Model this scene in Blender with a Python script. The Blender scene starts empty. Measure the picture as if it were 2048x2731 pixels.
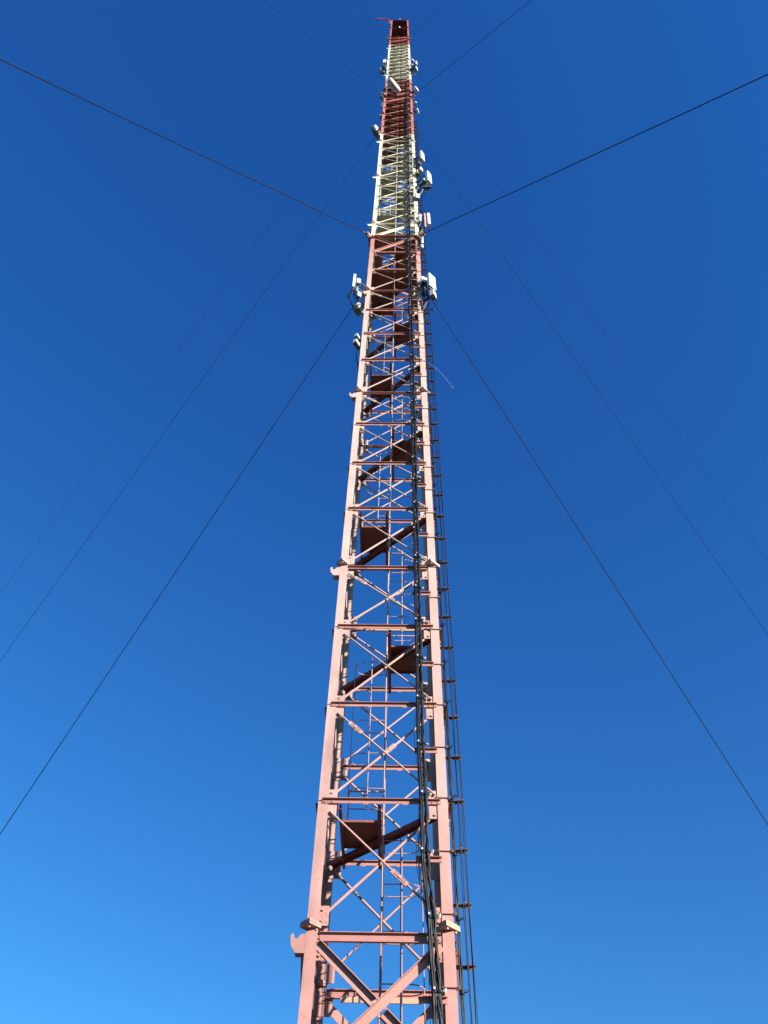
import bpy, bmesh, math, random
from mathutils import Vector, Matrix
random.seed(7)
R = math.radians
scene = bpy.context.scene
COL = scene.collection

# ---------------------------------------------------------------- camera
cam_d = bpy.data.cameras.new('camera'); cam = bpy.data.objects.new('camera', cam_d); COL.objects.link(cam)
cam_d.sensor_fit = 'VERTICAL'; cam_d.sensor_height = 36.0; cam_d.lens = 28.054
cam_d.clip_start = 0.05; cam_d.clip_end = 6000
pitch, roll, yaw = R(52.579), R(1.71636), R(-1.7201)
fw = Vector((math.sin(yaw)*math.cos(pitch), math.cos(yaw)*math.cos(pitch), math.sin(pitch)))
rt = Vector((math.cos(yaw), -math.sin(yaw), 0)); up = rt.cross(fw)
r2 = rt*math.cos(roll) + up*math.sin(roll); u2 = -rt*math.sin(roll) + up*math.cos(roll)
m = Matrix((r2, u2, -fw)).transposed().to_4x4(); m.translation = Vector((0.21368, -11.9696, 1.60))
cam.matrix_world = m
scene.camera = cam

# ---------------------------------------------------------------- sky and sun
SUN_AZ, SUN_EL = R(131), R(18)          # azimuth clockwise from +Y
world = bpy.data.worlds.new('World'); scene.world = world; world.use_nodes = True
nt = world.node_tree; nt.nodes.clear()
wo = nt.nodes.new('ShaderNodeOutputWorld'); bg = nt.nodes.new('ShaderNodeBackground')
sky = nt.nodes.new('ShaderNodeTexSky'); sky.sky_type = 'NISHITA'; sky.sun_disc = False
sky.sun_elevation = SUN_EL; sky.sun_rotation = SUN_AZ
sky.altitude = 300; sky.air_density = 1.0; sky.dust_density = 0.15; sky.ozone_density = 3.0
hs = nt.nodes.new('ShaderNodeHueSaturation'); hs.inputs['Saturation'].default_value = 1.3
hs.inputs['Hue'].default_value = 0.5
bg.inputs['Strength'].default_value = 0.098
wb = nt.nodes.new('ShaderNodeMix'); wb.data_type = 'RGBA'; wb.blend_type = 'MULTIPLY'; wb.inputs['Factor'].default_value = 1
wb.inputs['B'].default_value = (1.03, .80, 1.11, 1)          # camera white balance on the blue sky
nt.links.new(sky.outputs[0], hs.inputs['Color']); nt.links.new(hs.outputs[0], wb.inputs['A']); 
sc_ = nt.nodes.new('ShaderNodeSeparateColor'); cc_ = nt.nodes.new('ShaderNodeCombineColor'); nt.links.new(wb.outputs['Result'], sc_.inputs[0])
for i_, (pw, gn) in enumerate(((.80, .60), (1.03, 1.03), (.83, 1.085))):   # film response of each channel
    a_ = nt.nodes.new('ShaderNodeMath'); a_.operation = 'POWER'; a_.inputs[1].default_value = pw
    b_ = nt.nodes.new('ShaderNodeMath'); b_.operation = 'MULTIPLY'; b_.inputs[1].default_value = gn
    nt.links.new(sc_.outputs[i_], a_.inputs[0]); nt.links.new(a_.outputs[0], b_.inputs[0]); nt.links.new(b_.outputs[0], cc_.inputs[i_])
nt.links.new(cc_.outputs[0], bg.inputs[0]); nt.links.new(bg.outputs[0], wo.inputs[0])
sd = bpy.data.lights.new('sun', 'SUN'); sd.energy = 5.0; sd.angle = R(0.5); sd.color = (1.0, 0.93, 0.84)
so = bpy.data.objects.new('sun', sd); COL.objects.link(so)
sv = Vector((math.sin(SUN_AZ)*math.cos(SUN_EL), math.cos(SUN_AZ)*math.cos(SUN_EL), math.sin(SUN_EL)))
so.rotation_euler = sv.to_track_quat('Z', 'Y').to_euler(); so.location = (40, -40, 30)
scene.view_settings.view_transform = 'Standard'; scene.view_settings.look = 'None'
scene.view_settings.exposure = 1.2; scene.view_settings.gamma = 1.0
scene.view_settings.use_curve_mapping = False
scene.cycles.diffuse_bounces = 1; scene.cycles.glossy_bounces = 2

# ---------------------------------------------------------------- materials
def mat(name, col, rough=0.5, metal=0.0, noise=0.0, scale=6.0, bump=0.0, spec=0.5):
    m = bpy.data.materials.new(name); m.use_nodes = True
    n = m.node_tree; b = n.nodes['Principled BSDF']
    b.inputs['Roughness'].default_value = rough; b.inputs['Metallic'].default_value = metal
    b.inputs['Specular IOR Level'].default_value = spec
    b.inputs['Base Color'].default_value = (*col, 1)
    if noise or bump:
        tc = n.nodes.new('ShaderNodeTexCoord'); nz = n.nodes.new('ShaderNodeTexNoise')
        nz.inputs['Scale'].default_value = scale; nz.inputs['Detail'].default_value = 6
        n.links.new(tc.outputs['Object'], nz.inputs['Vector'])
        if noise:
            mx = n.nodes.new('ShaderNodeMix'); mx.data_type = 'RGBA'
            mx.inputs['A'].default_value = (*[c*(1-noise) for c in col], 1)
            mx.inputs['B'].default_value = (*[min(1, c*(1+noise)) for c in col], 1)
            n.links.new(nz.outputs['Fac'], mx.inputs['Factor']); n.links.new(mx.outputs['Result'], b.inputs['Base Color'])
        if bump:
            bp = n.nodes.new('ShaderNodeBump'); bp.inputs['Strength'].default_value = bump; bp.inputs['Distance'].default_value = 0.01
            n.links.new(nz.outputs['Fac'], bp.inputs['Height']); n.links.new(bp.outputs[0], b.inputs['Normal'])
    return m

PAN, Z0 = 1.86502, 6.84
def LZ(k): return Z0 + k*PAN
HY = 0.924

def mast_paint(name, inner=False, beam=False, rusty=0.0):
    """aviation warning paint: red and cream bands by height, weathered, with rust streaks and dirt"""
    m = bpy.data.materials.new(name); m.use_nodes = True
    n = m.node_tree; L = n.links; b = n.nodes['Principled BSDF']
    tc = n.nodes.new('ShaderNodeTexCoord'); sp = n.nodes.new('ShaderNodeSeparateXYZ'); L.new(tc.outputs['Object'], sp.inputs[0])
    dv = n.nodes.new('ShaderNodeMath'); dv.operation = 'DIVIDE'; dv.inputs[1].default_value = 120.0; L.new(sp.outputs['Z'], dv.inputs[0])
    # base red by height: paler above the foot, deeper again below the cream
    ramp = n.nodes.new('ShaderNodeValToRGB'); L.new(dv.outputs[0], ramp.inputs[0])
    el = ramp.color_ramp.elements; el[0].position = 0.0; el[1].position = 1.0
    stops = [(0.0, (.42, .20, .17)), (6.8, (.425, .22, .19)), (8.5, (.45, .275, .24)), (15, (.48, .345, .30)), (29, (.48, .35, .30)),
             (LZ(13), (.45, .28, .235)), (LZ(15)+.05, (.39, .165, .13))]
    if beam:  # crossbeams redder than the legs, deepened further for shade under their flanges
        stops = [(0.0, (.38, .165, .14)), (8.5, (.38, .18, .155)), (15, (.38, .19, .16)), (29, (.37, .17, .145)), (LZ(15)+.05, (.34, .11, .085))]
    if inner:   # shade on the inner steel is put into this darker paint
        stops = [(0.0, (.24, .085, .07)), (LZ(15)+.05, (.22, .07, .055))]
    el[0].color = (*stops[0][1], 1)
    for z, c in stops[1:]:
        e = el.new(z/120); e.color = (*c, 1)
    def hard(za, ca, cb):
        e = el.new((za)/120); e.color = (*ca, 1); e = el.new((za+.02)/120); e.color = (*cb, 1)
    red2 = (.38, .15, .12); red3 = (.33, .10, .08); cream = (.75, .695, .55)
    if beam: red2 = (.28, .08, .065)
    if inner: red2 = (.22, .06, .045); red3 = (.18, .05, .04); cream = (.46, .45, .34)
    e = el.new((LZ(15)+.07)/120); e.color = (*cream, 1)
    hard(LZ(25)-.1, cream, red2); hard(LZ(35)-.1, red2, cream); hard(LZ(45)-.1, cream, red3)
    el[-1].color = (*red3, 1)
    nz = n.nodes.new('ShaderNodeTexNoise'); nz.inputs['Scale'].default_value = 1.3; nz.inputs['Detail'].default_value = 8; nz.inputs['Roughness'].default_value = .65
    L.new(tc.outputs['Object'], nz.inputs['Vector'])
    r1 = n.nodes.new('ShaderNodeMapRange'); r1.inputs[1].default_value = .3; r1.inputs[2].default_value = .7; r1.inputs[3].default_value = .80; r1.inputs[4].default_value = 1.13
    L.new(nz.outputs['Fac'], r1.inputs[0])
    mu = n.nodes.new('ShaderNodeMix'); mu.data_type = 'RGBA'; mu.blend_type = 'MULTIPLY'; mu.inputs['Factor'].default_value = 1
    L.new(ramp.outputs[0], mu.inputs['A']); L.new(r1.outputs[0], mu.inputs['B'])
    # rust runs: noise stretched along the height
    mp = n.nodes.new('ShaderNodeMapping'); mp.inputs['Scale'].default_value = (26, 26, 1.6); L.new(tc.outputs['Object'], mp.inputs[0])
    n2 = n.nodes.new('ShaderNodeTexNoise'); n2.inputs['Scale'].default_value = 1.0; n2.inputs['Detail'].default_value = 5; L.new(mp.outputs[0], n2.inputs['Vector'])
    r3 = n.nodes.new('ShaderNodeMapRange'); r3.inputs[1].default_value = .60-rusty; r3.inputs[2].default_value = .78; r3.inputs[3].default_value = 0; r3.inputs[4].default_value = .55
    L.new(n2.outputs['Fac'], r3.inputs[0])
    mr = n.nodes.new('ShaderNodeMix'); mr.data_type = 'RGBA'; mr.inputs['B'].default_value = (.42, .22, .08, 1)
    L.new(r3.outputs[0], mr.inputs['Factor']); L.new(mu.outputs['Result'], mr.inputs['A'])
    # chips
    n3 = n.nodes.new('ShaderNodeTexNoise'); n3.inputs['Scale'].default_value = 34; n3.inputs['Detail'].default_value = 3; L.new(tc.outputs['Object'], n3.inputs['Vector'])
    r4 = n.nodes.new('ShaderNodeMapRange'); r4.inputs[1].default_value = .69-rusty*.8; r4.inputs[2].default_value = .72-rusty*.8; r4.inputs[3].default_value = 0; r4.inputs[4].default_value = .8
    L.new(n3.outputs['Fac'], r4.inputs[0])
    mc = n.nodes.new('ShaderNodeMix'); mc.data_type = 'RGBA'; mc.inputs['B'].default_value = (.16, .07, .04, 1)
    L.new(r4.outputs[0], mc.inputs['Factor']); L.new(mr.outputs['Result'], mc.inputs['A'])
    L.new(mc.outputs['Result'], b.inputs['Base Color'])
    b.inputs['Roughness'].default_value = .62; b.inputs['Specular IOR Level'].default_value = .3
    bp = n.nodes.new('ShaderNodeBump'); bp.inputs['Strength'].default_value = .25; bp.inputs['Distance'].default_value = .004
    L.new(nz.outputs['Fac'], bp.inputs['Height']); L.new(bp.outputs[0], b.inputs['Normal'])
    return m

PAINT = mast_paint('mast_paint'); INNER = mast_paint('shade_darkened_mast_paint', True); BEAM = mast_paint('beam_red_with_shade', beam=True); RUSTY = mast_paint('rust_blistered_paint', rusty=.13)
JOINT = mat('yellowed_primer', (.45, .28, .19), .6, noise=.18, scale=9)
BLACK = mat('cable_sheath', (.009, .009, .010), .40, noise=.3, scale=12, spec=.22)
ROPE = mat('guy_rope', (.014, .011, .013), .75, noise=.5, scale=.9, spec=.1)
GALV = mat('galvanised', (.46, .48, .47), .42, .5, noise=.2, scale=14)
STEEL = mat('dark_bar', (.10, .055, .045), .6, noise=.4, scale=30)
WHITE = mat('radome_white', (.70, .71, .72), .4, noise=.04, scale=5)
GREY = mat('unit_grey', (.42, .46, .47), .45, noise=.08, scale=8)
DGREY = mat('unit_dark', (.07, .075, .08), .5, noise=.2, scale=10)
PALEBAND = mat('tie_white', (.45, .47, .46), .5)
CONC = mat('concrete', (.17, .165, .15), .9, noise=.2, scale=5, bump=.4)
YEL = mat('ground_wire', (.35, .5, .12), .5)

# ---------------------------------------------------------------- mesh helpers
class MB:
    def __init__(s): s.v = []; s.f = []; s.sm = []
    def add(s, vs, fs, smooth=False):
        o = len(s.v); s.v += [Vector(v) for v in vs]; s.f += [tuple(i+o for i in f) for f in fs]; s.sm += [smooth]*len(fs)
    def prism(s, prof, a, b, fd, wd):
        """profile [(f,w)] swept from a to b"""
        a, b, fd, wd = Vector(a), Vector(b), Vector(fd), Vector(wd); n = len(prof)
        vs = [a+fd*f+wd*w for f, w in prof] + [b+fd*f+wd*w for f, w in prof]
        fs = [(i, (i+1) % n, (i+1) % n+n, i+n) for i in range(n)] + [tuple(range(n))[::-1], tuple(range(n, 2*n))]
        s.add(vs, fs)
    def box(s, c, dx, dy, dz, X=(1, 0, 0), Y=(0, 1, 0), Z=(0, 0, 1)):
        c = Vector(c); X, Y, Z = Vector(X).normalized()*dx/2, Vector(Y).normalized()*dy/2, Vector(Z).normalized()*dz/2
        vs = [c+X*i+Y*j+Z*k for k in (-1, 1) for j in (-1, 1) for i in (-1, 1)]
        s.add(vs, [(0, 2, 3, 1), (4, 5, 7, 6), (0, 1, 5, 4), (2, 6, 7, 3), (0, 4, 6, 2), (1, 3, 7, 5)])
    def rbox(s, c, dx, dy, dz, r, X=(1, 0, 0), Y=(0, 1, 0), Z=(0, 0, 1)):
        """box with rounded vertical edges"""
        prof = []
        for qx, qy, a0 in ((1, 1, 0), (-1, 1, 90), (-1, -1, 180), (1, -1, 270)):
            for i in range(4):
                a = R(a0+i*30); prof.append((qx*(dx/2-r)+r*math.cos(a), qy*(dy/2-r)+r*math.sin(a)))
        c = Vector(c); Z = Vector(Z).normalized(); s.prism(prof, c-Z*dz/2, c+Z*dz/2, Vector(X).normalized(), Vector(Y).normalized())
    def tube(s, pts, r, n=8, caps=True, r_end=None):
        pts = [Vector(p) for p in pts]; rings = []; prev = None
        for i, p in enumerate(pts):
            t = (pts[min(i+1, len(pts)-1)]-pts[max(i-1, 0)]).normalized()
            if prev is None:
                x = t.orthogonal().normalized()
            else:
                x = (prev - t*prev.dot(t)).normalized()
            prev = x; y = t.cross(x)
            rr = r if r_end is None else r+(r_end-r)*i/(len(pts)-1)
            rings.append([p+x*rr*math.cos(2*math.pi*j/n)+y*rr*math.sin(2*math.pi*j/n) for j in range(n)])
        vs = [v for q in rings for v in q]; fs = []
        for i in range(len(pts)-1):
            for j in range(n): fs.append((i*n+j, i*n+(j+1) % n, (i+1)*n+(j+1) % n, (i+1)*n+j))
        s.add(vs, fs, True)
        if caps: s.add(rings[0], [tuple(range(n))[::-1]]); s.add(rings[-1], [tuple(range(n))])
    def revolve(s, prof, c, ax, n=28):
        """prof [(r,h)] round axis ax through c"""
        c, ax = Vector(c), Vector(ax).normalized(); x = ax.orthogonal().normalized(); y = ax.cross(x); m = len(prof)
        vs = [c+ax*h+(x*math.cos(2*math.pi*j/n)+y*math.sin(2*math.pi*j/n))*r for j in range(n) for r, h in prof]
        fs = []
        for j in range(n):
            k = (j+1) % n
            for i in range(m-1): fs.append((j*m+i, k*m+i, k*m+i+1, j*m+i+1))
        s.add(vs, fs, True)
    def build(s, name, material, parent=None, loc=None):
        me = bpy.data.meshes.new(name); off = Vector(loc) if loc is not None else (parent['_w'] and Vector(parent['_w']) if parent is not None and '_w' in parent else Vector((0, 0, 0)))
        me.from_pydata([v-off for v in s.v], [], s.f); me.polygons.foreach_set('use_smooth', s.sm)
        bm = bmesh.new(); bm.from_mesh(me); bmesh.ops.recalc_face_normals(bm, faces=bm.faces); bm.to_mesh(me); bm.free()
        me.materials.append(material)
        o = bpy.data.objects.new(name, me); COL.objects.link(o)
        if parent is not None: o.parent = parent; o['_w'] = tuple(off)
        else: o.location = off; o['_w'] = tuple(off)
        return o
def thing(name, label, cat, loc=(0, 0, 0), group=None):
    o = bpy.data.objects.new(name, None); COL.objects.link(o); o.location = loc; o['_w'] = tuple(loc); o.empty_display_size = .3
    o['label'] = label; o['category'] = cat
    if group: o['group'] = group
    return o
def tag(o, label, cat, group=None):
    o['label'] = label; o['category'] = cat
    if group: o['group'] = group
    return o

def F(face, u, o, z):
    """point on a mast face: u across, o outward from the leg faces; the mast is 2 m wide and a little less deep"""
    if face == 0: return Vector((u, -HY-o, z))
    if face == 1: return Vector((1+o, u*HY, z))
    if face == 2: return Vector((-u, HY+o, z))
    return Vector((-1-o, -u*HY, z))
OUT = [Vector((0, -1, 0)), Vector((1, 0, 0)), Vector((0, 1, 0)), Vector((-1, 0, 0))]
UDR = [Vector((1, 0, 0)), Vector((0, 1, 0)), Vector((-1, 0, 0)), Vector((0, -1, 0))]
UP = Vector((0, 0, 1)); DN = -UP
def Lprof(fl, web, t): return [(0, 0), (fl, 0), (fl, t), (t, t), (t, web), (0, web)]
def Cprof(fl, web, t): return [(0, 0), (fl, 0), (fl, t), (t, t), (t, web-t), (fl, web-t), (fl, web), (0, web)]
def bolt(mb, p, ax, r=.014, h=.022): 
    p = Vector(p); ax = Vector(ax); mb.tube([p, p+ax*h], r, 6)

# ================================================================ ground
def ground():
    n = 48; ext = 1500.0; vs = []; fs = []
    co = [((i/n*2-1)) for i in range(n+1)]; co = [math.copysign(abs(c)**2.2, c)*ext for c in co]
    rnd = random.Random(3)
    for y in co:
        for x in co:
            d = math.hypot(x, y); vs.append((x, y, 0 if d < 6 else rnd.uniform(-.12, .12)*min(1, d/80)))
    for j in range(n):
        for i in range(n): fs.append((j*(n+1)+i, j*(n+1)+i+1, (j+1)*(n+1)+i+1, (j+1)*(n+1)+i))
    mb = MB(); mb.add(vs, fs, True)
    m = bpy.data.materials.new('dry_grass'); m.use_nodes = True; nn = m.node_tree; b = nn.nodes['Principled BSDF']
    tc = nn.nodes.new('ShaderNodeTexCoord'); a = nn.nodes.new('ShaderNodeTexNoise'); a.inputs['Scale'].default_value = .6; a.inputs['Detail'].default_value = 10
    nn.links.new(tc.outputs['Object'], a.inputs[0]); rp = nn.nodes.new('ShaderNodeValToRGB'); nn.links.new(a.outputs['Fac'], rp.inputs[0])
    rp.color_ramp.elements[0].position = .3; rp.color_ramp.elements[0].color = (.030, .034, .016, 1)
    rp.color_ramp.elements[1].position = .7; rp.color_ramp.elements[1].color = (.085, .07, .04, 1)
    nn.links.new(rp.outputs[0], b.inputs['Base Color']); b.inputs['Roughness'].default_value = .95
    o = mb.build('ground', m); o['kind'] = 'structure'
ground()
def add_sky_blocker():
    """unseen ring of pines, added to keep low sky light off the mast"""
    rnd = random.Random(12); mb = MB()
    for i in range(620):
        a = rnd.uniform(0, 2*math.pi); r = rnd.uniform(128, 185); h = rnd.uniform(24, 36); x, y = r*math.cos(a), r*math.sin(a); w = rnd.uniform(3.4, 5.4)
        mb.tube([(x, y, 0), (x, y, h*.7)], .3, 5, False)
        z = h*.12
        while z < h:
            q = 1-z/h; n = 7; ph = rnd.uniform(0, 6); c = [(x+math.cos(ph+j*6.283/n)*w*(q*.9+.12)*rnd.uniform(.6, 1.1), y+math.sin(ph+j*6.283/n)*w*(q*.9+.12)*rnd.uniform(.6, 1.1), z-rnd.uniform(.2, 1.2)) for j in range(n)]
            mb.add(c+[(x, y, z+h*.12)], [(j, (j+1) % n, n) for j in range(n)]); z += h*.085
    o = mb.build('sky_blocker_pines', mat('pine_needles', (.035, .05, .02), .9, noise=.4, scale=.4)); o['kind'] = 'stuff'
    tag(o, 'added ring of pines below the frame, blocking low sky light', 'forest')
add_sky_blocker()  # trees out of view, added to shut out the bright horizon
mb = MB(); mb.rbox((0, 0, .3), 2.7, 2.6, .6, .05)
f = mb.build('mast_foundation', CONC, loc=(0, 0, 0)); tag(f, 'square concrete pad under the four feet of the lattice mast', 'foundation')
for sx in (-1, 1):
    for sy in (-1, 1):
        pb = MB(); pb.rbox((sx*.9, sy*(HY-.1), .75), .5, .5, .3, .03); pb.build('pedestal', CONC, f)

# ================================================================ mast
mast = thing('guyed_mast', 'tall square lattice mast banded in faded red and cream paint', 'mast', (0, 0, 0))
class Bag:
    """individual parts for the first (largest in view), the rest as one part"""
    def __init__(s, name, lim, material=None): s.name, s.lim, s.n, s.rest, s.m = name, lim, 0, MB(), material or PAINT
    def new(s):
        s.n += 1
        return MB() if s.n <= s.lim else s.rest
    def put(s, mb, material=None):
        if mb is not s.rest: return mb.build(s.name, material or s.m, mast)
    def close(s):
        if s.rest.v:
            o = s.rest.build(s.name, s.m, mast); o['kind'] = 'stuff'
TOP = 56
KB = -3
HEAVY = {-3, -2, -1, 14, 15, 30, 31, 46, 47}
OPENTOP = 48
GUYK = (15, 31, 47)
def beam_top(k): return LZ(k)-(.147 if k % 4 == 0 else 0)

# legs: one angle per section and corner
seams = [KB]+list(range(0, TOP+1, 4))
for a, b in zip(seams[:-1], seams[1:]):
    za = .9 if a == KB else LZ(a)-.06+.005; zb = LZ(b)-.06-.005
    for sx in (-1, 1):
        for sy in (-1, 1):
            mb = MB(); w = .16; t = .014
            mb.prism([(0, 0), (w, 0), (w, t), (t, t), (t, w), (0, w)], (sx*1.0, sy*HY, za), (sx*1.0, sy*HY, zb), (-sx, 0, 0), (0, -sy, 0))
            mb.build('leg', PAINT, mast)
# bolted joint plates at the section ends
for k in seams[1:]:
    for sx in (-1, 1):
        for sy in (-1, 1):
            mb = MB(); D1 = Vector((1, -sy*1.0, 0)).normalized() if sy > 0 else Vector((1, 1, 0)).normalized(); D2 = Vector((-D1.y, D1.x, 0))
            if D2.dot(Vector((0, -sy, 0))) < 0: D2 = -D2
            ap = Vector((-.95 if sx < 0 else .89, sy*(HY+.15), 0)); la, lb = (.21, .2) if sx < 0 else (.28, .15)
            z = LZ(k)-.075
            for dz, g in ((0, 0), (.038, .004)):
                c = ap+D1*(la/2)+D2*(lb/2)+Vector((0, 0, z+dz)); mb.box(c, la-g, lb-g, .034, D1, D2)
            for q in (.2, .8):
                for w in (.25,):
                    c = ap+D1*la*q+D2*lb*w+Vector((0, 0, z-.021)); mb.tube([c-UP*.026, c+UP*.10], .019, 6)
            mb.build('joint_plate', JOINT if (k == 0 and sx > 0) else (RUSTY if k == 0 else PAINT), mast)

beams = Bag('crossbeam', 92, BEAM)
for k in range(KB+1, TOP+1):
    zt = beam_top(k)
    if k in (49, 50, 51, 53, 54, 55): continue
    for face in range(4):
        mb = beams.new(); inward = face == 2
        od = OUT[face]*(-1 if inward else 1); o0 = -.03 if inward else .004
        if k in GUYK:
            mb.prism(Cprof(.09, .16, .012), F(face, -.98, .002, zt+.03), F(face, .98, .002, zt+.03), OUT[face], DN)
        elif k in (13, 14) and face == 0:
            mb.tube([F(0, -.74, .02, zt-.05), F(0, .86, .02, zt-.05)], .048, 12)
            for uu in (-.7, -.2, .5, .66): mb.tube([F(0, uu-.05, .02, zt-.05), F(0, uu+.05, .02, zt-.05)], .058, 12)
        elif k % 4 == 0:
            h = .125 if k == 0 else .10
            mb.prism(Cprof(.05, h, .008), F(face, -.815, -.014 if not inward else -.04, zt), F(face, .815, -.014 if not inward else -.04, zt), od, DN)
        else:
            u0, u1 = (-.94, .89) if not inward else (-.80, .80)
            mb.prism(Lprof(.05, .072, .008), F(face, u0, o0, zt), F(face, u1, o0, zt), od, DN)
            if face in (0, 2):
                if k < 14 and face == 0:
                    for uu in (-.90, -.78, .76, .85): bolt(mb, F(face, uu, .012, zt-.045), OUT[0], .012, .014)
                for uu in (-.26, .34): mb.box(F(face, uu, o0+(.004 if not inward else -.004), zt-.079), .075, .006, .018)
        beams.put(mb)
beams.close()

# back beam carries boards at the joint levels near the foot (yellowish planks bolted on)
for k in (0, 4):
    mb = MB(); zt = beam_top(k)
    for i in range(4):
        a = -.6+i*.3; mb.box((a+.15, HY-.105, zt-(.155 if k == 0 else .125)-.004*(i % 2)), .288, .02, .075 if k == 0 else .035)
    mb.build('bolted_board', JOINT, mast)

gus = Bag('gusset_plate', 96)
for k in range(KB+1, OPENTOP+1):
    for face in range(4):
        for s in (-1, 1):
            mb = gus.new(); z = LZ(k)
            spans = [(z-.30, z+.18)] if k % 4 else [(z-.50, z-.16), (z-.05, z+.22)]
            for zb, zt in spans:
                ui, uo = .71, .982
                if face in (1, 3): ui = .69
                mb.prism([(ui, zb), (ui, zt), (uo, zt), (uo, zb)] if True else [], F(face, 0, -.029, 0), F(face, 0, -.016, 0), UDR[face]*s*(HY if face % 2 else 1), UP)
                if k < 18:
                    bolt(mb, F(face, s*.80, -.016, zb+.06), OUT[face], .020)
                    bolt(mb, F(face, s*.80, -.016, zt-.06), OUT[face], .016)
            g_ = gus.put(mb, RUSTY if (face == 0 and (s > 0 and k in (0, 2, 3, 4, 6) or s < 0 and k in (0, 7))) else None)
            if g_ and g_.data.materials[0] is RUSTY: g_['label'] = 'gusset plate with rust blistering through the paint'
gus.close()

rods = Bag('brace_rod', 96); heavy = Bag('brace_angle', 80)
def turnbuckle(mb, a, b, q, L=.30):
    a, b = Vector(a), Vector(b); d = (b-a).normalized(); c = a+(b-a)*q; n = d.cross(Vector(OUT[0])).normalized()
    for s in (-1, 1): mb.box(c+n*s*.028, L, .03, .014, d, OUT[0], n)
    for s in (-1, 1): mb.box(c+d*s*(L/2-.02), .04, .03, .044, d, OUT[0], n)
    mb.tube([c-d*.02, c+d*.02], .03, 8)
for k in range(KB, OPENTOP):
    zlo = LZ(k)+.09; zhi = LZ(k+1)-.21-(.16 if (k+1) % 4 == 0 else 0)
    if k == KB: zlo = 1.3
    for face in range(4):
        if k in HEAVY:
            # rising to the right: unbroken angle, flange on its upper edge
            for up_, gap in ((True, 0), (False, .09)):
                ua, ub = -.82, .82
                za, zb = (zlo-.03, zhi+.06) if up_ else (zhi+.06, zlo-.03)
                o = .004 if up_ else -.012
                A, B = F(face, ua, o, za), F(face, ub, o, zb); d = (B-A).normalized(); n = d.cross(OUT[face]).normalized()
                if n.z > 0: n = -n
                mb = heavy.new(); W = .115
                A2, B2 = A-n*W*.5, B-n*W*.5; mid = (A2+B2)/2
                if up_:
                    mb.prism(Lprof(.065, W, .009), A2, B2, OUT[face], n)
                else:
                    mb.prism(Lprof(.065, W, .009), A2, mid-d*gap, OUT[face], n); mb.prism(Lprof(.065, W, .009), mid+d*gap, B2, OUT[face], n)
                    for s, e in ((-.004, -.004), (W+.004, W+.004)):
                        mb.box(mid+n*s-OUT[face]*.0-OUT[face]*.014, .66, .012, .03, d, OUT[face], n)
                heavy.put(mb)
            continue
        A = rods.new(); a, b = F(face, -.81, .013 if face != 2 else .0, zhi), F(face, .81, .013 if face != 2 else .0, zlo)
        A.tube([a, b], .0165, 8)
        if face == 0 and k == 0: turnbuckle(A, a, b, .66)
        if face == 0 and k == 1: turnbuckle(A, a, b, .2)
        if face == 0 and k % 4 == 3: turnbuckle(A, a, b, .16)
        rods.put(A)
        A = rods.new(); a, b = F(face, -.80, -.048, zlo), F(face, .80, -.048, zhi)
        A.tube([a, b], .0215, 8)
        if face == 0 and (k == 1 or k % 4 == 3): turnbuckle(A, a, b, .66 if k % 4 == 3 else .56, .24)
        rods.put(A)
rods.close(); heavy.close()

# hooked lugs on the left front leg at every joint
for k in seams[1:-1]:
    mb = MB(); z = LZ(k)-.147
    pr = [(0, -.27), (.12, -.27), (.19, -.17), (.20, -.04), (.175, -.015), (.155, -.03), (.148, -.075), (.12, -.09), (.10, -.08), (.07, -.03), (0, -.02)]
    mb.prism(pr, (-1.002, -HY-.002, z), (-1.002, -HY+.02, z), (-1, 0, 0), UP)
    mb.prism([(0, -.27), (.12, -.27), (.13, -.258), (0, -.258)], (-1.002, -HY+.02, z), (-1.002, -HY+.13, z), (-1, 0, 0), UP)
    mb.build('hook_lug', PAINT, mast)

# guy lugs: pairs of cheek plates running out along the diagonals
LUG = {}
for k in GUYK:
    for sx in (-1, 1):
        for sy in (-1, 1):
            d = Vector((sx, sy, 0)).normalized(); n = Vector((-d.y, d.x, 0)); c = Vector((sx*.98, sy*(HY-.02), LZ(k)-.05))
            mb = MB()
            for s in (-1, 1):
                mb.prism([(0, -.14), (.18, -.16), (.30, -.06), (.30, .04), (.20, .09), (0, .10)], c+n*s*.055-n*.008, c+n*s*.055+n*.008, d, UP)
            mb.tube([c+d*.25-n*.085, c+d*.25+n*.085], .035, 10); mb.box(c+d*.02-UP*.02, .06, .30, .22, d, n)
            mb.build('guy_lug', PAINT, mast); LUG[(k, sx, sy)] = c+d*.27-UP*.02

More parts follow.
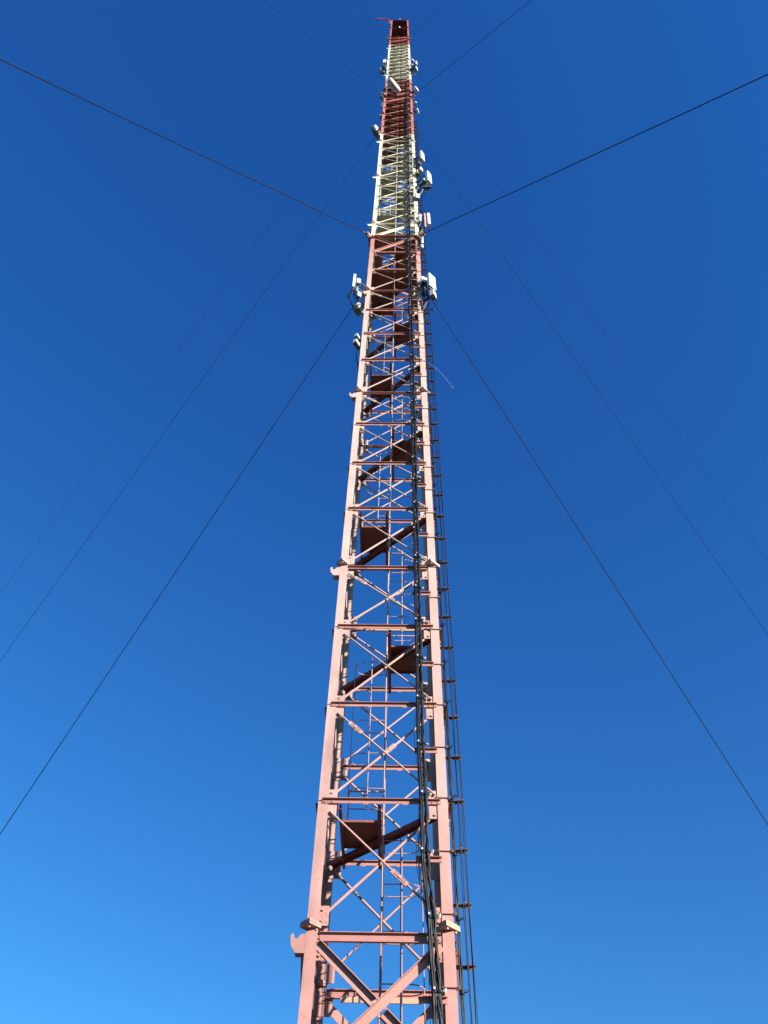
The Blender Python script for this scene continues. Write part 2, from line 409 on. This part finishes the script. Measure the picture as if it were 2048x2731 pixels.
# diaphragms, platforms, ladders
def platform(k):
    z = LZ(k)-.06; s = -1 if k % 4 == 1 else 1
    p = MB()
    if k in GUYK or k == 13 or k >= 25:
        h = -s  # hatch on the free side
        p.box((s*.44, 0, z), .86, 1.72, .008); p.box((-s*.44, -.53, z), .86, .64, .008); p.box((-s*.70, .34, z), .34, 1.08, .008)
        if k in GUYK: p.box((-s*.28, .68, z), .52, .36, .008)
    elif k > 15:
        p.box((s*.43, -.0, z), .80, 1.38, .008)
    else:
        p.box((s*.345, -.07, z), .62, .76, .008)
        for yy in (-.45, .31): p.box((s*.345, yy, z-.022), .60, .02, .034)
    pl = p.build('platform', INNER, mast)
    if k <= 23:
        r = MB(); rng = random.Random(k)
        r.tube([(s*.62, .385, z+.01), (s*.62, .385, z+1.08)], .014, 6)
        for h in (.36, .72, 1.06): r.tube([(s*.62, .385, z+h), (s*.03, .385, z+h)], .011 if h < 1 else .016, 6)
        r.build('railing', PAINT, pl)
    d = MB()
    a, b = Vector((-.9, HY-.12, z-.05)), Vector((.9, -HY+.12, z-.05)); dd = (b-a).normalized(); nn = Vector((-dd.y, dd.x, 0))
    prof = [(-.075, 0), (.075, 0), (.075, -.065), (.065, -.065), (.065, -.01), (-.065, -.01), (-.065, -.065), (-.075, -.065)]
    if k % 2: d.prism(prof, a, b, nn, UP)
    for x, w in ((s*.055, .06), (s*.66, .045)):
        d.prism(Cprof(w, .08, .008), (x-w/2, -.90, z-.013), (x-w/2, .86, z-.013), (1, 0, 0), DN)
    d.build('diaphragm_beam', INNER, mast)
for k in list(range(-1, TOP-7, 2)) + [52, 56]:
    if k in (52, 56):
        p = MB(); z = beam_top(k)-.02
        p.box((0, 0, z), 1.9, 1.76, .01)
        for xx in (-.02,): p.prism(Lprof(.05, .06, .006), (xx, -.87, z-.008), (xx, .87, z-.008), (1, 0, 0), DN)
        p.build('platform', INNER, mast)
    else: platform(k)
def ladder(k, k2):
    s = -1 if k % 4 == 1 else 1
    za, zb = LZ(k)-.04, LZ(k2)-.04; m = MB()
    for y in (-.19, .19):
        m.tube([(0, y, za), (0, y, zb+.0)], .0165, 8)
    m.tube([(0, -.19, za+.05), (0, -.19, za+.15)], .026, 8); m.box((0, -.19, zb-.35), .07, .05, .11)
    zz = za+.2
    while zz < zb: m.tube([(0, -.18, zz), (0, .18, zz)], .009, 6); zz += .31
    L = m.build('ladder', PAINT, mast)
    c = MB(); zz = za+.72; arc = [(s*(.40+.21*math.sin(R(t))), -.19*math.cos(R(t))) for t in range(0, 181, 15)]
    rng = random.Random(k*3)
    while zz < zb-.15:
        jt = rng.uniform(-.012, .012); path = [(0, -.19)]+arc+[(0, .19)]
        c.tube([(x, y, zz+jt*x*4) for x, y in path], .0085, 6); zz += .70
    zt = zz-.70; z1 = za+.72
    for x, y in ((s*.28, -.19), (s*.30, .19), (s*.61, 0)): c.tube([(x, y, z1-.12), (x, y, zt+.1)], .008, 6)
    c.build('safety_cage', PAINT, L)
for k in range(-3, 49, 2): ladder(k, k+2) if k > -3 else None
ladder(49, 52); ladder(52, 56)
m_ = MB()
for y in (-.19, .19): m_.tube([(0, y, .65), (0, y, LZ(-1))], .0165, 8)
zz = 1.0
while zz < LZ(-1): m_.tube([(0, -.18, zz), (0, .18, zz)], .009, 6); zz += .31
m_.build('ladder', PAINT, mast)

# brackets that carry the cable run, half way up each panel
for k in range(-3, 34):
    mb = MB(); z = LZ(k+.5)
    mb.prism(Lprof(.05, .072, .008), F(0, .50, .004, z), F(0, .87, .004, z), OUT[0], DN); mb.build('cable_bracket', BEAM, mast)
# stand-off bars on the right leg, with U bolts round the leg
zz = 2.3; i = 0
while zz < 58 and i < 69:
    mb = MB(); a = Vector((1.004, -.80, zz)); mb.prism(Lprof(.042, .042, .006), a, a+Vector((.262, 0, 0)), (0, -1, 0), DN)
    bb = a+Vector((.165, -.03, 0)); mb.tube([bb-UP*.05, bb+UP*.09], .008, 6)
    mb.box(a+Vector((.17, -.028, .02)), .035, .04, .03); mb.box(a+Vector((.235, -.028, .012)), .03, .045, .02)
    mb.build('standoff_bar', STEEL, mast)
    zz += .808; i += 1
zz = 2.4; i = 0
while zz < 56:
    mb = MB()
    mb.tube([(.80, -HY-.010, zz), (1.03, -HY-.010, zz-.004)], .0085, 6)
    mb.box((1.035, -HY+.0, zz), .035, .05, .05); mb.box((.835, -HY+.01, zz), .014, .05, .06); mb.tube([(.76, -HY+.03, zz+.01), (.84, -HY+.03, zz+.01)], .006, 6)
    mb.build('leg_clamp', STEEL, mast)
    zz += PAN/2*random.uniform(.93, 1.07); i += 1

# head of the mast: lamp pole and jib
mb = MB(); zt = LZ(56)-.15
mb.tube([(0, -.93, zt), (0, -.93, zt+1.1)], .05, 10); mb.tube([(-.2, -.93, zt+.02), (0, -.93, zt+.55)], .02, 6); mb.tube([(.2, -.93, zt+.02), (0, -.93, zt+.55)], .02, 6)
o = mb.build('lamp_pole', PAINT, mast)
mb = MB(); mb.revolve([(0, 1.36), (.05, 1.33), (.075, 1.25), (.075, 1.12), (0, 1.1)], (0, -.93, zt), UP, 12); mb.build('obstruction_lamp', mat('lamp_glass', (.55, .08, .05), .2), o)
mb = MB(); zt = LZ(52)-.12; mb.revolve([(0, .62), (.06, .58), (.09, .45), (.09, .2), (.05, .15), (.05, 0)], (-.02, -.96, zt), UP, 14); mb.build('obstruction_lamp', WHITE, mast)
mb = MB(); zj = LZ(56)-1.6
mb.tube([(-1.12, -.9, zj-2.2), (-1.12, -.9, zj), (-1.22, -.95, zj+1.2), (-1.42, -1.0, zj+1.5), (-1.9, -1.0, zj+1.5)], .06, 8)
mb.box((-1.08, -.88, zj-1.8), .2, .12, .25); mb.box((-1.08, -.88, zj-.3), .2, .12, .25)
for y in (-.96, -1.10): mb.box((-2.35, y, zj+1.5), 1.3, .02, .22)
mb.tube([(-1.2, -.95, zj-.1), (-2.3, -1.0, zj+1.42)], .03, 6)
for x in (-2.9, -2.7, -2.0): mb.tube([(x, -1.12, zj+1.5), (x, -.94, zj+1.5)], .06, 8)
mb.build('hoist_jib', PAINT, mast)

# ================================================================ guy ropes
GUY = [(15, -1, -1, 1.054, 'lowest', 'thick rope crossing the sky to the left edge above the camera', 33.0),
       (15, 1, -1, 1.099, 'lowest', '', 31.7), (15, -1, 1, 1.063, '', '', 32.7), (15, 1, 1, 1.122, '', '', 31.0),
       (31, -1, -1, .989, '', '', 65), (31, 1, -1, 1.011, '', '', 64), (31, -1, 1, 1.054, '', '', 61), (31, 1, 1, 1.094, '', '', 59),
       (47, -1, -1, .973, '', '', 97), (47, 1, -1, 1.001, '', '', 94), (47, -1, 1, 1.128, '', '', 84), (47, 1, 1, 1.151, '', '', 82)]
GL = {(15, -1, -1): 'lowest front guy rope, from the left edge up to the red and cream seam',
      (15, 1, -1): 'lowest front guy rope, from the right edge up to the red and cream seam',
      (15, -1, 1): 'lowest rear guy rope, the steepest dark line falling left of the mast',
      (15, 1, 1): 'lowest rear guy rope, the steepest dark line falling right of the mast',
      (31, -1, -1): 'middle front guy rope leaving the top edge well to the left of the mast',
      (31, 1, -1): 'middle front guy rope leaving the top edge well to the right of the mast',
      (31, -1, 1): 'middle rear guy rope falling left, between the nearest and the faintest line',
      (31, 1, 1): 'middle rear guy rope falling right, between the nearest and the faintest line',
      (47, -1, -1): 'highest front guy rope, short faint line left of the mast head',
      (47, 1, -1): 'highest front guy rope, short line right of the mast head',
      (47, -1, 1): 'highest rear guy rope, faintest and outermost line falling left',
      (47, 1, 1): 'highest rear guy rope, faintest and outermost line falling right'}
for k, sx, sy, slope, _, _, _ in GUY:
    a = LUG[(k, sx, sy)]; L = (a.z-.6)/slope; d = Vector((sx, sy, 0)).normalized(); b = a+d*L; b.z = .6
    g = thing('guy_rope', GL[(k, sx, sy)], 'guy rope', (b.x, b.y, 0), 'guy ropes staying the mast')
    mb = MB(); pts = []; N = 40; sag = L*(.004 if k == 15 else .003)
    for i in range(N+1):
        t = i/N; p = a+(b-a)*t; p.z -= sag*4*t*(1-t); pts.append(p)
    # thimble and clamped tail at the mast
    rr = .0145 if k == 15 else (.0125 if k == 31 else (.011 if sy < 0 else .0092))
    mb.tube(pts, rr, 7); mb.build('rope', ROPE, g)
    mb = MB(); dd = (pts[1]-pts[0]).normalized(); mb.tube([a-dd*.03, a+dd*.32], .032, 8); mb.build('rope_socket', STEEL, g)
    mb = MB(); mb.box((b.x, b.y, .25), 1.2, 1.2, .9); mb.tube([b-UP*.1, b], .05); mb.build('anchor_block', CONC, g)

# ================================================================ cable runs
ZT = [(.4, .74), (5.0, .74), (5.8, .735), (6.85, .695), (7.65, .63), (8.7, .625), (9.66, .60), (12.6, .60), (20, .59), (30, .57), (46, .58), (52, .625), (60, .63), (70, .70)]
def cx(z):
    for (a, xa), (b, xb) in zip(ZT[:-1], ZT[1:]):
        if z <= b: return xa+(xb-xa)*max(0, (z-a))/(b-a)
    return ZT[-1][1]
def run(root, n, off, spread, wob, rad, tops, seed, name='cable', ybase=-1.045, freq=1.0, keepx=None):
    rng = random.Random(seed)
    for c in range(n):
        ph = [rng.uniform(0, 6.28) for _ in range(4)]; ox, oy = rng.uniform(-spread, spread), rng.uniform(-spread*.8, spread*.8)
        r = rad*rng.uniform(.75, 1.15); pts = []; z = .35; top = tops[c % len(tops)]
        while z < top:
            w = wob*(.8*math.sin(z*6.1*freq+ph[0])+.75*math.sin(z*13.3*freq+ph[1])+.5*math.sin(z*1.3+ph[2]))
            wy = wob*.8*(math.cos(z*6.1*freq+ph[0])+.6*math.cos(z*13.3*freq+ph[1])+.4*math.sin(z*7.1*freq+ph[3]))
            x = (cx(z) if keepx is None else keepx)+off+ox+w; pts.append((x, ybase+oy+wy, z)); z += .09 if z < 26 else .3
        if keepx is None:   # tail peels off to the leg
            x0, y0, z0 = pts[-1]; pts += [(x0+.08, y0-.03, z0+.25), (.95, -HY-.05, z0+.4), (1.05, -HY+.02, z0+.3)]
        mb = MB(); mb.tube(pts, r, 6); mb.build(name, BLACK, root)
def ties(root, off, w, every, z0, z1, ybase=-1.045, keepx=None, phase=0):
    z = z0; i = 0
    while z < z1:
        x = (cx(z) if keepx is None else keepx)+off; mb = MB()
        mb.rbox((x, ybase, z), w, w*.95, .035, w*.3); mb.build('strap', BLACK, root)
        if keepx is None:
            mb = MB(); mb.box((x+.012*math.sin(i*2.3), ybase-w*.5-.006, z+.03), .026, .014, .03); mb.build('clamp_block', PALEBAND, root)
        z += every; i += 1
t1 = thing('cable_bundle', 'straight black cable bundle strapped up the front of the mast, left of the wavy one', 'cable bundle', (.72, -1.0, .3), 'cable bundles running up the mast')
run(t1, 14, -.034, .023, .0025, .0135, [69.5, 69, 60, 48, 45, 41, 37.5, 36, 34], 11)
ties(t1, -.034, .074, PAN/2, LZ(-2)+.02, 66)
t2 = thing('cable_bundle', 'wavy twisted black cable bundle hanging beside the right front leg', 'cable bundle', (.80, -1.0, .3), 'cable bundles running up the mast')
run(t2, 14, .038, .019, .012, .014, [66, 60, 52, 47, 44, 40, 29, 28, 27.5], 23, freq=1.25)
mbz = LZ(-2)+.02
while mbz < 60:
    mb = MB(); x = cx(mbz)+.04; mb.rbox((x, -1.045, mbz), .085, .08, .03, .03); mb.build('strap', BLACK, t2)
    mb = MB(); q_ = math.sin(mbz*5.7)*.012; mb.tube([(x+.045, -1.02, mbz+.02), (x+.075, -1.03, mbz+.03+q_)], .012, 6); mb.tube([(x+.07, -1.02, mbz), (x+.078+q_*.5, -1.01, mbz+.05+q_)], .010, 6); mb.build('clamp_block', PALEBAND if int(mbz*7) % 3 else GALV, t2)
    mbz += PAN/2
t3 = thing('cable_bundle', 'black cable bundle clipped along the outer side of the right leg', 'cable bundle', (1.07, -.85, .3), 'cable bundles running up the mast')
run(t3, 9, 0, .016, .004, .0105, [58, 57, 55, 46, 44, 41, 38, 30], 31, ybase=-.86, keepx=1.062)
rng = random.Random(5); z = 3.2
while z < 56:
    mb = MB(); mb.rbox((1.062, -.86, z), .066, .07, .05, .02)
    for q in range(4): 
        dz = rng.uniform(-.02, .02); mb.tube([(1.08, -.89, z+dz), (1.13+rng.uniform(0, .02), -.90, z+dz+rng.uniform(-.02, .03))], .0035, 5)
    mb.build('strap', BLACK, t3); z += PAN/2
for nm, xx, lab in (('inner', 1.168, 'inner pair of thin black feeder lines on the stand-off bars right of the mast'), ('outer', 1.232, 'outer pair of thin black feeder lines, rightmost cables along the mast')):
    t = thing('feeder_line', lab, 'cable', (xx, -.86, .3), 'feeder lines on the stand-off bars')
    for s in (-1, 1):
        pts = []; z = .4; ph = random.uniform(0, 6)
        while z < 58: pts.append((xx+s*.009+.005*math.sin(z*1.9+ph)+.004*math.sin(z*.7), -.845+.008*math.sin(z*1.1+ph), z)); z += .4
        mb = MB(); mb.tube(pts, .0062, 6); mb.build('cable', BLACK, t)
# loose thin wires around the front run near the foot
t = thing('loose_wires', 'loose thin black wires bellying out left of the cable bundles near the foot', 'wires', (.6, -1.0, .3))
for c in range(7):
    rng = random.Random(60+c); za, zb = rng.choice([(2.0, 6.7), (4.2, 7.6), (6.6, 8.7), (6.7, 8.6), (8.7, 10.6), (9.2, 10.5)]), 0
    a, b = za; pts = []; amp = rng.uniform(.03, .12)
    for i in range(25):
        q = i/24; z = a+(b-a)*q; pts.append((cx(z)-.05-amp*math.sin(math.pi*q)-.012*math.sin(q*9+c), -1.02-.03*math.sin(q*5+c), z))
    mb = MB(); mb.tube(pts, .0035, 5); mb.build('wire', BLACK, t)
mb = MB(); pts = []
for i in range(22):
    q = i/21; pts.append((1.06+.70*q, -.92, 23.5-1.62*q+.38*math.sin(math.pi*q)*.5))
mb.tube(pts, .0036, 6)
tag(mb.build('loose_wire', GREY, loc=(1.06, -.92, 23.5)), 'pale stray wire springing out to the lower right of the right leg', 'wire')

# ================================================================ antennas
def axes(th): 
    t = R(th); return Vector((math.cos(t), math.sin(t), 0)), Vector((math.sin(t), -math.cos(t), 0))   # width, normal
def panel_antenna(label, c, w, d, h, th, pipe=True, to=None, group='panel antennas on the mast', pm=None, cables=3, material=None):
    W, N = axes(th); c = Vector(c); t = thing('panel_antenna', label, 'antenna', c-UP*h/2, group)
    mb = MB(); mb.rbox(c, w, d, h, min(w, d)*.22, W, N); mb.build('radome', material or WHITE, t)
    mb = MB(); mb.rbox(c-UP*(h/2+.012), w*.9, d*.85, .024, min(w, d)*.15, W, N); mb.build('end_cap', DGREY, t)
    for i in range(cables):
        q = (i+.5)/cables-.5; p = c-UP*(h/2+.02)+W*q*w*.8; mb = MB(); mb.tube([p, p-UP*.09], .016, 8); mb.build('connector', GALV, t)
    back = c-N*(d/2+.10)
    if pipe:
        mb = MB(); mb.tube([back-UP*(h/2+.12), back+UP*(h/2-.1)], .034, 10); mb.build('mounting_pipe', pm or GALV, t)
        for q in (-.32, .32):
            mb = MB(); mb.box(c-N*(d/2+.045)+UP*h*q, .07, .10, .07, W, N); mb.box(back+UP*h*q, .12, .09, .03, W, N); mb.build('bracket', GALV, t)
    if to is not None:
        for q in (-.3, .3):
            mb = MB(); a = back+UP*h*q; b = Vector((to[0], to[1], a.z-.05)); mb.tube([a, b], .026, 8); mb.box(b, .09, .09, .12); mb.build('arm', pm if pm else STEEL, t)
    rng = random.Random(int(c.z*10))
    for i in range(cables):
        q = (i+.5)/cables-.5; p = c-UP*(h/2+.1)+W*q*w*.8; e = Vector((to[0], to[1], p.z-.15)) if to is not None else back-UP*(h/2+.3)
        lo = rng.uniform(.2, .5); pts = []
        for j in range(13):
            s = j/12; v = p+(e-p)*s; v = v-UP*lo*math.sin(math.pi*s)*1.0; pts.append(v)
        mb = MB(); mb.tube(pts, .012, 6); mb.build('jumper_cable', BLACK, t)
    return t
def radio_unit(label, c, w, d, h, th, material=None, group='remote radio units'):
    W, N = axes(th); c = Vector(c); t = thing('radio_unit', label, 'radio unit', c-UP*h/2, group)
    mb = MB(); mb.rbox(c, w, d, h, .015, W, N); mb.build('housing', material or GREY, t)
    mb = MB()
    for i in range(7): mb.box(c-N*(d/2+.015)+W*w*((i+.5)/7-.5)*.92, .008, .032, h*.9, W, N)
    mb.build('cooling_fins', GREY, t)
    mb = MB(); mb.box(c-UP*(h/2+.006), w*.85, d*.8, .012, W, N)
    for i in range(3): p = c+W*w*(i-1)*.28-UP*h/2; mb.tube([p, p-UP*.07], .015, 6)
    mb.build('connector_plate', DGREY, t)
    return t
def dish(label, c, dia, dep, th, group='microwave dishes on the mast', to=None, shroud=None, face=None):
    W, N = axes(th); c = Vector(c); t = thing('dish_antenna', label, 'dish antenna', c, group); r = dia/2
    mb = MB(); mb.revolve([(r*.97, dep/2-.004), (r, dep/2-.01), (r, -dep*.25), (r*.96, -dep*.27)], c, N, 40); mb.build('shroud', shroud or GREY, t)
    mb = MB(); mb.revolve([(0, dep/2+.02), (r*.5, dep/2+.016), (r*.97, dep/2-.002)], c, N, 40); mb.build('radome', face or WHITE, t)
    mb = MB(); mb.revolve([(r*.98, -dep*.26), (r*.85, -dep*.40), (r*.5, -dep*.5), (r*.2, -dep*.55), (r*.2, -dep*.7), (0, -dep*.7)], c, N, 40); mb.build('reflector', GREY, t)
    b = c-N*dep*.8; mb = MB(); mb.box(b, .16, .10, .24, W, N); mb.tube([b-N*.06-UP*.35, b-N*.06+UP*.35], .035, 8)
    if to is not None:
        for s in (-.25, .25): mb.tube([b-N*.06+UP*s, Vector((to[0], to[1], b.z+s))], .03, 8)
    mb.build('mount', STEEL, t)
    return t
def cables_loop(root_label, pts_list, r=.013, name='jumper_cables', cat='cables'):
    t = thing(name, root_label, cat, pts_list[0][0])
    for pts in pts_list:
        mb = MB(); P = [Vector(p) for p in pts]; out = []
        for i in range(len(P)-1):
            p0, p1, p2, p3 = P[max(i-1, 0)], P[i], P[i+1], P[min(i+2, len(P)-1)]
            for j in range(6):
                s = j/6; out.append(.5*((2*p1)+(-p0+p2)*s+(2*p0-5*p1+4*p2-p3)*s*s+(-p0+3*p1-3*p2+p3)*s**3))
        out.append(P[-1]); mb.tube(out, r, 6); mb.build('cable', BLACK, t)
    return t

# left, below the first guys
panel_antenna('slim white panel antenna on the galvanised pole left of the mast', (-1.43, -1.20, 29.05), .26, .10, 1.15, -80, True, (-1.0, -.92), cables=4)
radio_unit('small pale box clamped to the galvanised pole left of the mast', (-1.27, -1.27, 29.0), .13, .12, .42, -80)
radio_unit('lower pale box with green earth wire on the galvanised pole left of the mast', (-1.22, -1.2, 28.0), .12, .12, .38, -60)
SHR = mat('dish_shroud', (.13, .15, .15), .5, noise=.2)
dish('dark greenish dish behind the hanging cables left of the mast', (-1.22, -.62, 28.15), .44, .30, -125, to=(-1.0, -.80), shroud=SHR, face=SHR)
cables_loop('black cables looping below the slim white panel antenna left of the mast',
            [[(-1.43, -1.2, 28.4), (-1.52-.02*i, -1.2, 27.9), (-1.42+.03*i, -1.15, 27.3-.06*i), (-1.22, -1.05, 27.2), (-1.02, -.95, 27.6)] for i in range(4)])
# two grey boxes on the left leg
radio_unit('upper of two grey boxes on the outside of the left leg', (-1.12, -.86, 25.28), .12, .28, .16, -30)
radio_unit('lower of two grey boxes on the outside of the left leg, with a grooved front', (-1.13, -.90, 24.76), .14, .30, .20, -30)
cables_loop('thin cables curving down the left leg below the grey boxes', [[(-1.1, -.8, 24.6), (-1.13, -.82, 24.1), (-1.03, -.85, 23.3)], [(-1.12, -.85, 24.6), (-1.09, -.85, 24.0), (-1.02, -.88, 23.0)]], .009)
# right, big panel
panel_antenna('wide white panel antenna on the right, the lowest of the panels', (1.335, -1.19, 29.15), .33, .13, 1.18, 42, True, (1.0, -.92), cables=5)
radio_unit('white box against the right leg beside the lowest wide panel antenna', (1.09, -1.02, 29.72), .25, .16, .42, 20, WHITE)
radio_unit('open pale equipment frame hanging under the lowest wide panel antenna', (1.36, -1.16, 28.12), .24, .16, .46, 60)
cables_loop('tangle of black loops between the right leg and the lowest wide panel antenna',
            [[(1.2, -1.1, 29.5), (1.3-.04*i, -1.0, 29.2), (1.22-.03*i, -1.0, 28.7-.1*i), (1.08, -1.0, 28.4+.1*i), (1.02, -.95, 28.9)] for i in range(4)] +
            [[(1.42, -1.1, 28.0), (1.46, -1.1, 27.6), (1.34, -1.05, 27.2-.05*i), (1.2, -1.0, 27.25), (1.03, -.95, 27.5)] for i in range(3)])
mb = MB(); mb.tube([(1.0, -.95, 27.45), (1.27, -1.12, 28.2)], .035, 8); mb.tube([(1.0, -.95, 27.3), (1.2, -1.08, 27.9)], .02, 8)
tag(mb.build('support_arm', STEEL, loc=(1.0, -.95, 27.45)), 'dark diagonal strut holding up the lowest wide panel antenna', 'strut')
# on the cream band
panel_antenna('slim white panel antenna on a pink pole above the lowest guys', (1.43, -1.10, 36.55), .13, .12, 1.45, 10, False, None, cables=2)
t = thing('pole_mount', 'pink painted pole on two dark arms beside the cream band', 'pole', (1.27, -1.10, 35.5))
mb = MB(); mb.tube([(1.265, -1.1, 35.5), (1.265, -1.1, 37.3)], .042, 10); mb.build('pole', mat('pink_paint', (.6, .33, .28), .5, noise=.1), t)
mb = MB(); mb.tube([(1.265, -1.1, 35.8), (1.0, -.93, 35.1)], .04, 8); mb.build('arm', STEEL, t)
mb = MB(); mb.tube([(1.265, -1.1, 36.9), (1.0, -.93, 36.1)], .04, 8); mb.build('arm', STEEL, t)
for z in (36.0, 37.0): mb = MB(); mb.box((1.35, -1.1, z), .14, .06, .07); mb.build('bracket', DGREY, t)
panel_antenna('narrow white panel close to the right leg just above the lowest guys', (1.085, -1.0, 37.0), .11, .09, .95, 25, False, None, cables=1)
panel_antenna('narrow white panel just below the right front guy lug', (1.10, -1.0, 34.15), .10, .09, .75, 20, False, None, cables=2)
radio_unit('small pale unit under the narrow panel below the right guy lug', (1.09, -1.0, 33.4), .10, .10, .34, 20)
panel_antenna('big deep white panel antenna, topmost of the two on the cream band', (1.34, -1.13, 47.05), .30, .16, 1.56, 50, True, (1.0, -.93), pm=DGREY, cables=4)
panel_antenna('short white panel antenna between the two big ones on the cream band', (1.24, -1.10, 44.5), .20, .15, .55, 45, False, None, cables=2)
panel_antenna('big deep white panel antenna standing farthest out on the cream band', (1.58, -1.22, 42.5), .31, .17, 1.68, 50, True, (1.0, -.93), pm=DGREY, cables=5)
radio_unit('flat grey unit between the right leg and the farthest big panel', (1.32, -1.12, 42.2), .20, .30, .34, 40)
radio_unit('dark radio unit on the arm of the topmost big panel', (1.16, -1.02, 46.0), .22, .2, .5, 40, DGREY)
radio_unit('grey cabinet on the right leg below the farthest big panel', (1.0, -1.0, 40.2), .20, .14, .7, 10)
radio_unit('yellow-tagged unit beside the short panel on the cream band', (1.07, -1.02, 44.3), .16, .16, .5, 30, mat('yellow_case', (.5, .38, .08), .5, noise=.2))
cables_loop('white looped cable by the right leg next to the farthest big panel', [[(1.05, -1.0, 43.4), (1.2, -1.0, 43.5), (1.22, -1.0, 43.0), (1.1, -1.0, 42.8), (1.03, -.98, 43.1)]], .012)
cables_loop('black cables massed on the arms of the two big cream band panels',
            [[(1.5, -1.1, 41.5), (1.6-.05*i, -1.1, 40.9-.1*i), (1.35, -1.05, 40.6), (1.05, -1.0, 40.8)] for i in range(4)] +
            [[(1.3, -1.05, 46.2), (1.2, -1.0, 45.8-.1*i), (1.05, -1.0, 45.7), (.98, -1.0, 46.2)] for i in range(4)] +
            [[(1.2, -1.05, 44.2), (1.12, -1.0, 43.8-.1*i), (1.0, -1.0, 44.0)] for i in range(3)], .015)
mb = MB(); mb.tube([(1.34, -1.12, 41.4), (1.0, -.93, 40.0)], .05, 8); mb.tube([(1.34, -1.12, 41.4), (1.34, -1.12, 43.3)], .045, 8); mb.tube([(1.34, -1.12, 42.6), (.98, -.93, 41.6)], .04, 8); mb.box((1.45, -1.15, 41.2), .42, .12, .12)
tag(mb.build('support_arm', DGREY, loc=(1.0, -.93, 40.0)), 'black angled support frame of the farthest big panel', 'strut')
# dishes
dish('large white drum dish across the front of the upper red band', (-.33, -1.52, 65.3), 1.14, .42, 48, to=(.0, -.95), shroud=mat('shade_grey_shroud', (.36, .35, .34), .5, noise=.25, scale=3))  # shroud colour greyed to stand for the drum's shaded side
dish('dark-sided drum dish on the left leg at the top of the lower cream band', (-1.30, -.50, 55.85), .86, .42, -122, to=(-1.0, -.70), shroud=SHR)
dish('white dish right of the mast just above the middle guys', (1.28, -1.1, 66.3), .46, .26, 50, to=(1.0, -.93))
dish('smallest round white dish right of the upper red band', (1.2, -1.0, 62.1), .17, .16, 20, to=(1.0, -.93))
dish('narrow upright white dish right of the mast, lowest of the three there', (1.27, -1.0, 59.4), .36, .18, 74, to=(1.0, -.93))
radio_unit('dark unit with a pale end behind the large drum dish', (-.98, -1.08, 66.8), .22, .2, .5, -20, DGREY)
radio_unit('dark box under the left middle guy lug', (-1.16, -1.05, 64.1), .18, .18, .7, -20, DGREY)
panel_antenna('dark slender unit down the left leg below the middle guys', (-1.12, -.95, 61.8), .10, .10, 1.5, -30, False, None, cables=0, material=DGREY)
panel_antenna('dark slender unit on the left leg above the dark-sided drum dish', (-1.10, -.8, 58.9), .12, .12, 1.0, -30, False, None, cables=0, material=DGREY)
# sector cluster at the seam of the upper cream band
for lab, c, w, th in (('white sector antenna, uppermost of the left cluster under the cream band top', (-1.18, -1.50, 76.5), .22, -10),
                      ('white sector antenna in the middle of the left cluster', (-1.25, -1.25, 76.4), .20, -40),
                      ('white sector antenna farthest left in the left cluster', (-1.53, -.90, 76.4), .17, -75)):
    panel_antenna(lab, c, w, .11, 1.5, th, True, (-1.0, -.93), group='sector antennas in the two upper clusters', pm=DGREY)
for lab, c, w, th in (('white sector antenna, upper one of the right cluster', (1.45, -1.36, 76.5), .17, 60),
                      ('wide white sector antenna, lower one of the right cluster', (1.45, -1.0, 76.2), .26, 40)):
    panel_antenna(lab, c, w, .12, 1.5, th, True, (1.0, -.93), group='sector antennas in the two upper clusters', pm=DGREY)
for lab, c, dx, th in (('white horizontal box, upper of two beside the right cluster', (1.08, -1.25, 76.4), .26, 0), ('white horizontal box, lower of two beside the right cluster', (1.08, -.98, 76.2), .26, 25),
                       ('white box standing out over the top of the right cluster', (1.17, -1.55, 76.6), .28, 40),
                       ('pale box against the left leg inside the left cluster', (-1.12, -.98, 76.3), .22, -20), ('pale box under the left cluster', (-1.27, -.86, 75.6), .20, -20),
                       ('white box on the right leg left of the right cluster', (.86, -1.15, 76.4), .12, 0)):
    radio_unit(lab, c, dx, .10, .35, th, WHITE)
for s, lab in ((-1, 'black cables and steelwork tangled below the left sector cluster'), (1, 'black cables and steelwork tangled below the right sector cluster')):
    rng = random.Random(90+s)
    cables_loop(lab, [[(s*(1.45-.05*i), -1.2+.1*rng.random(), 75.6), (s*(1.5-.06*i), -1.0, 74.9-rng.random()*.5), (s*1.15, -.9, 74.4-rng.random()*.6), (s*.98, -.95, 74.8)] for i in range(6)] +
                [[(s*1.4, -1.3, 75.8), (s*(1.25+.1*rng.random()), -1.1, 76.2), (s*.97, -.95, 75.6+rng.random())] for i in range(5)], .022)
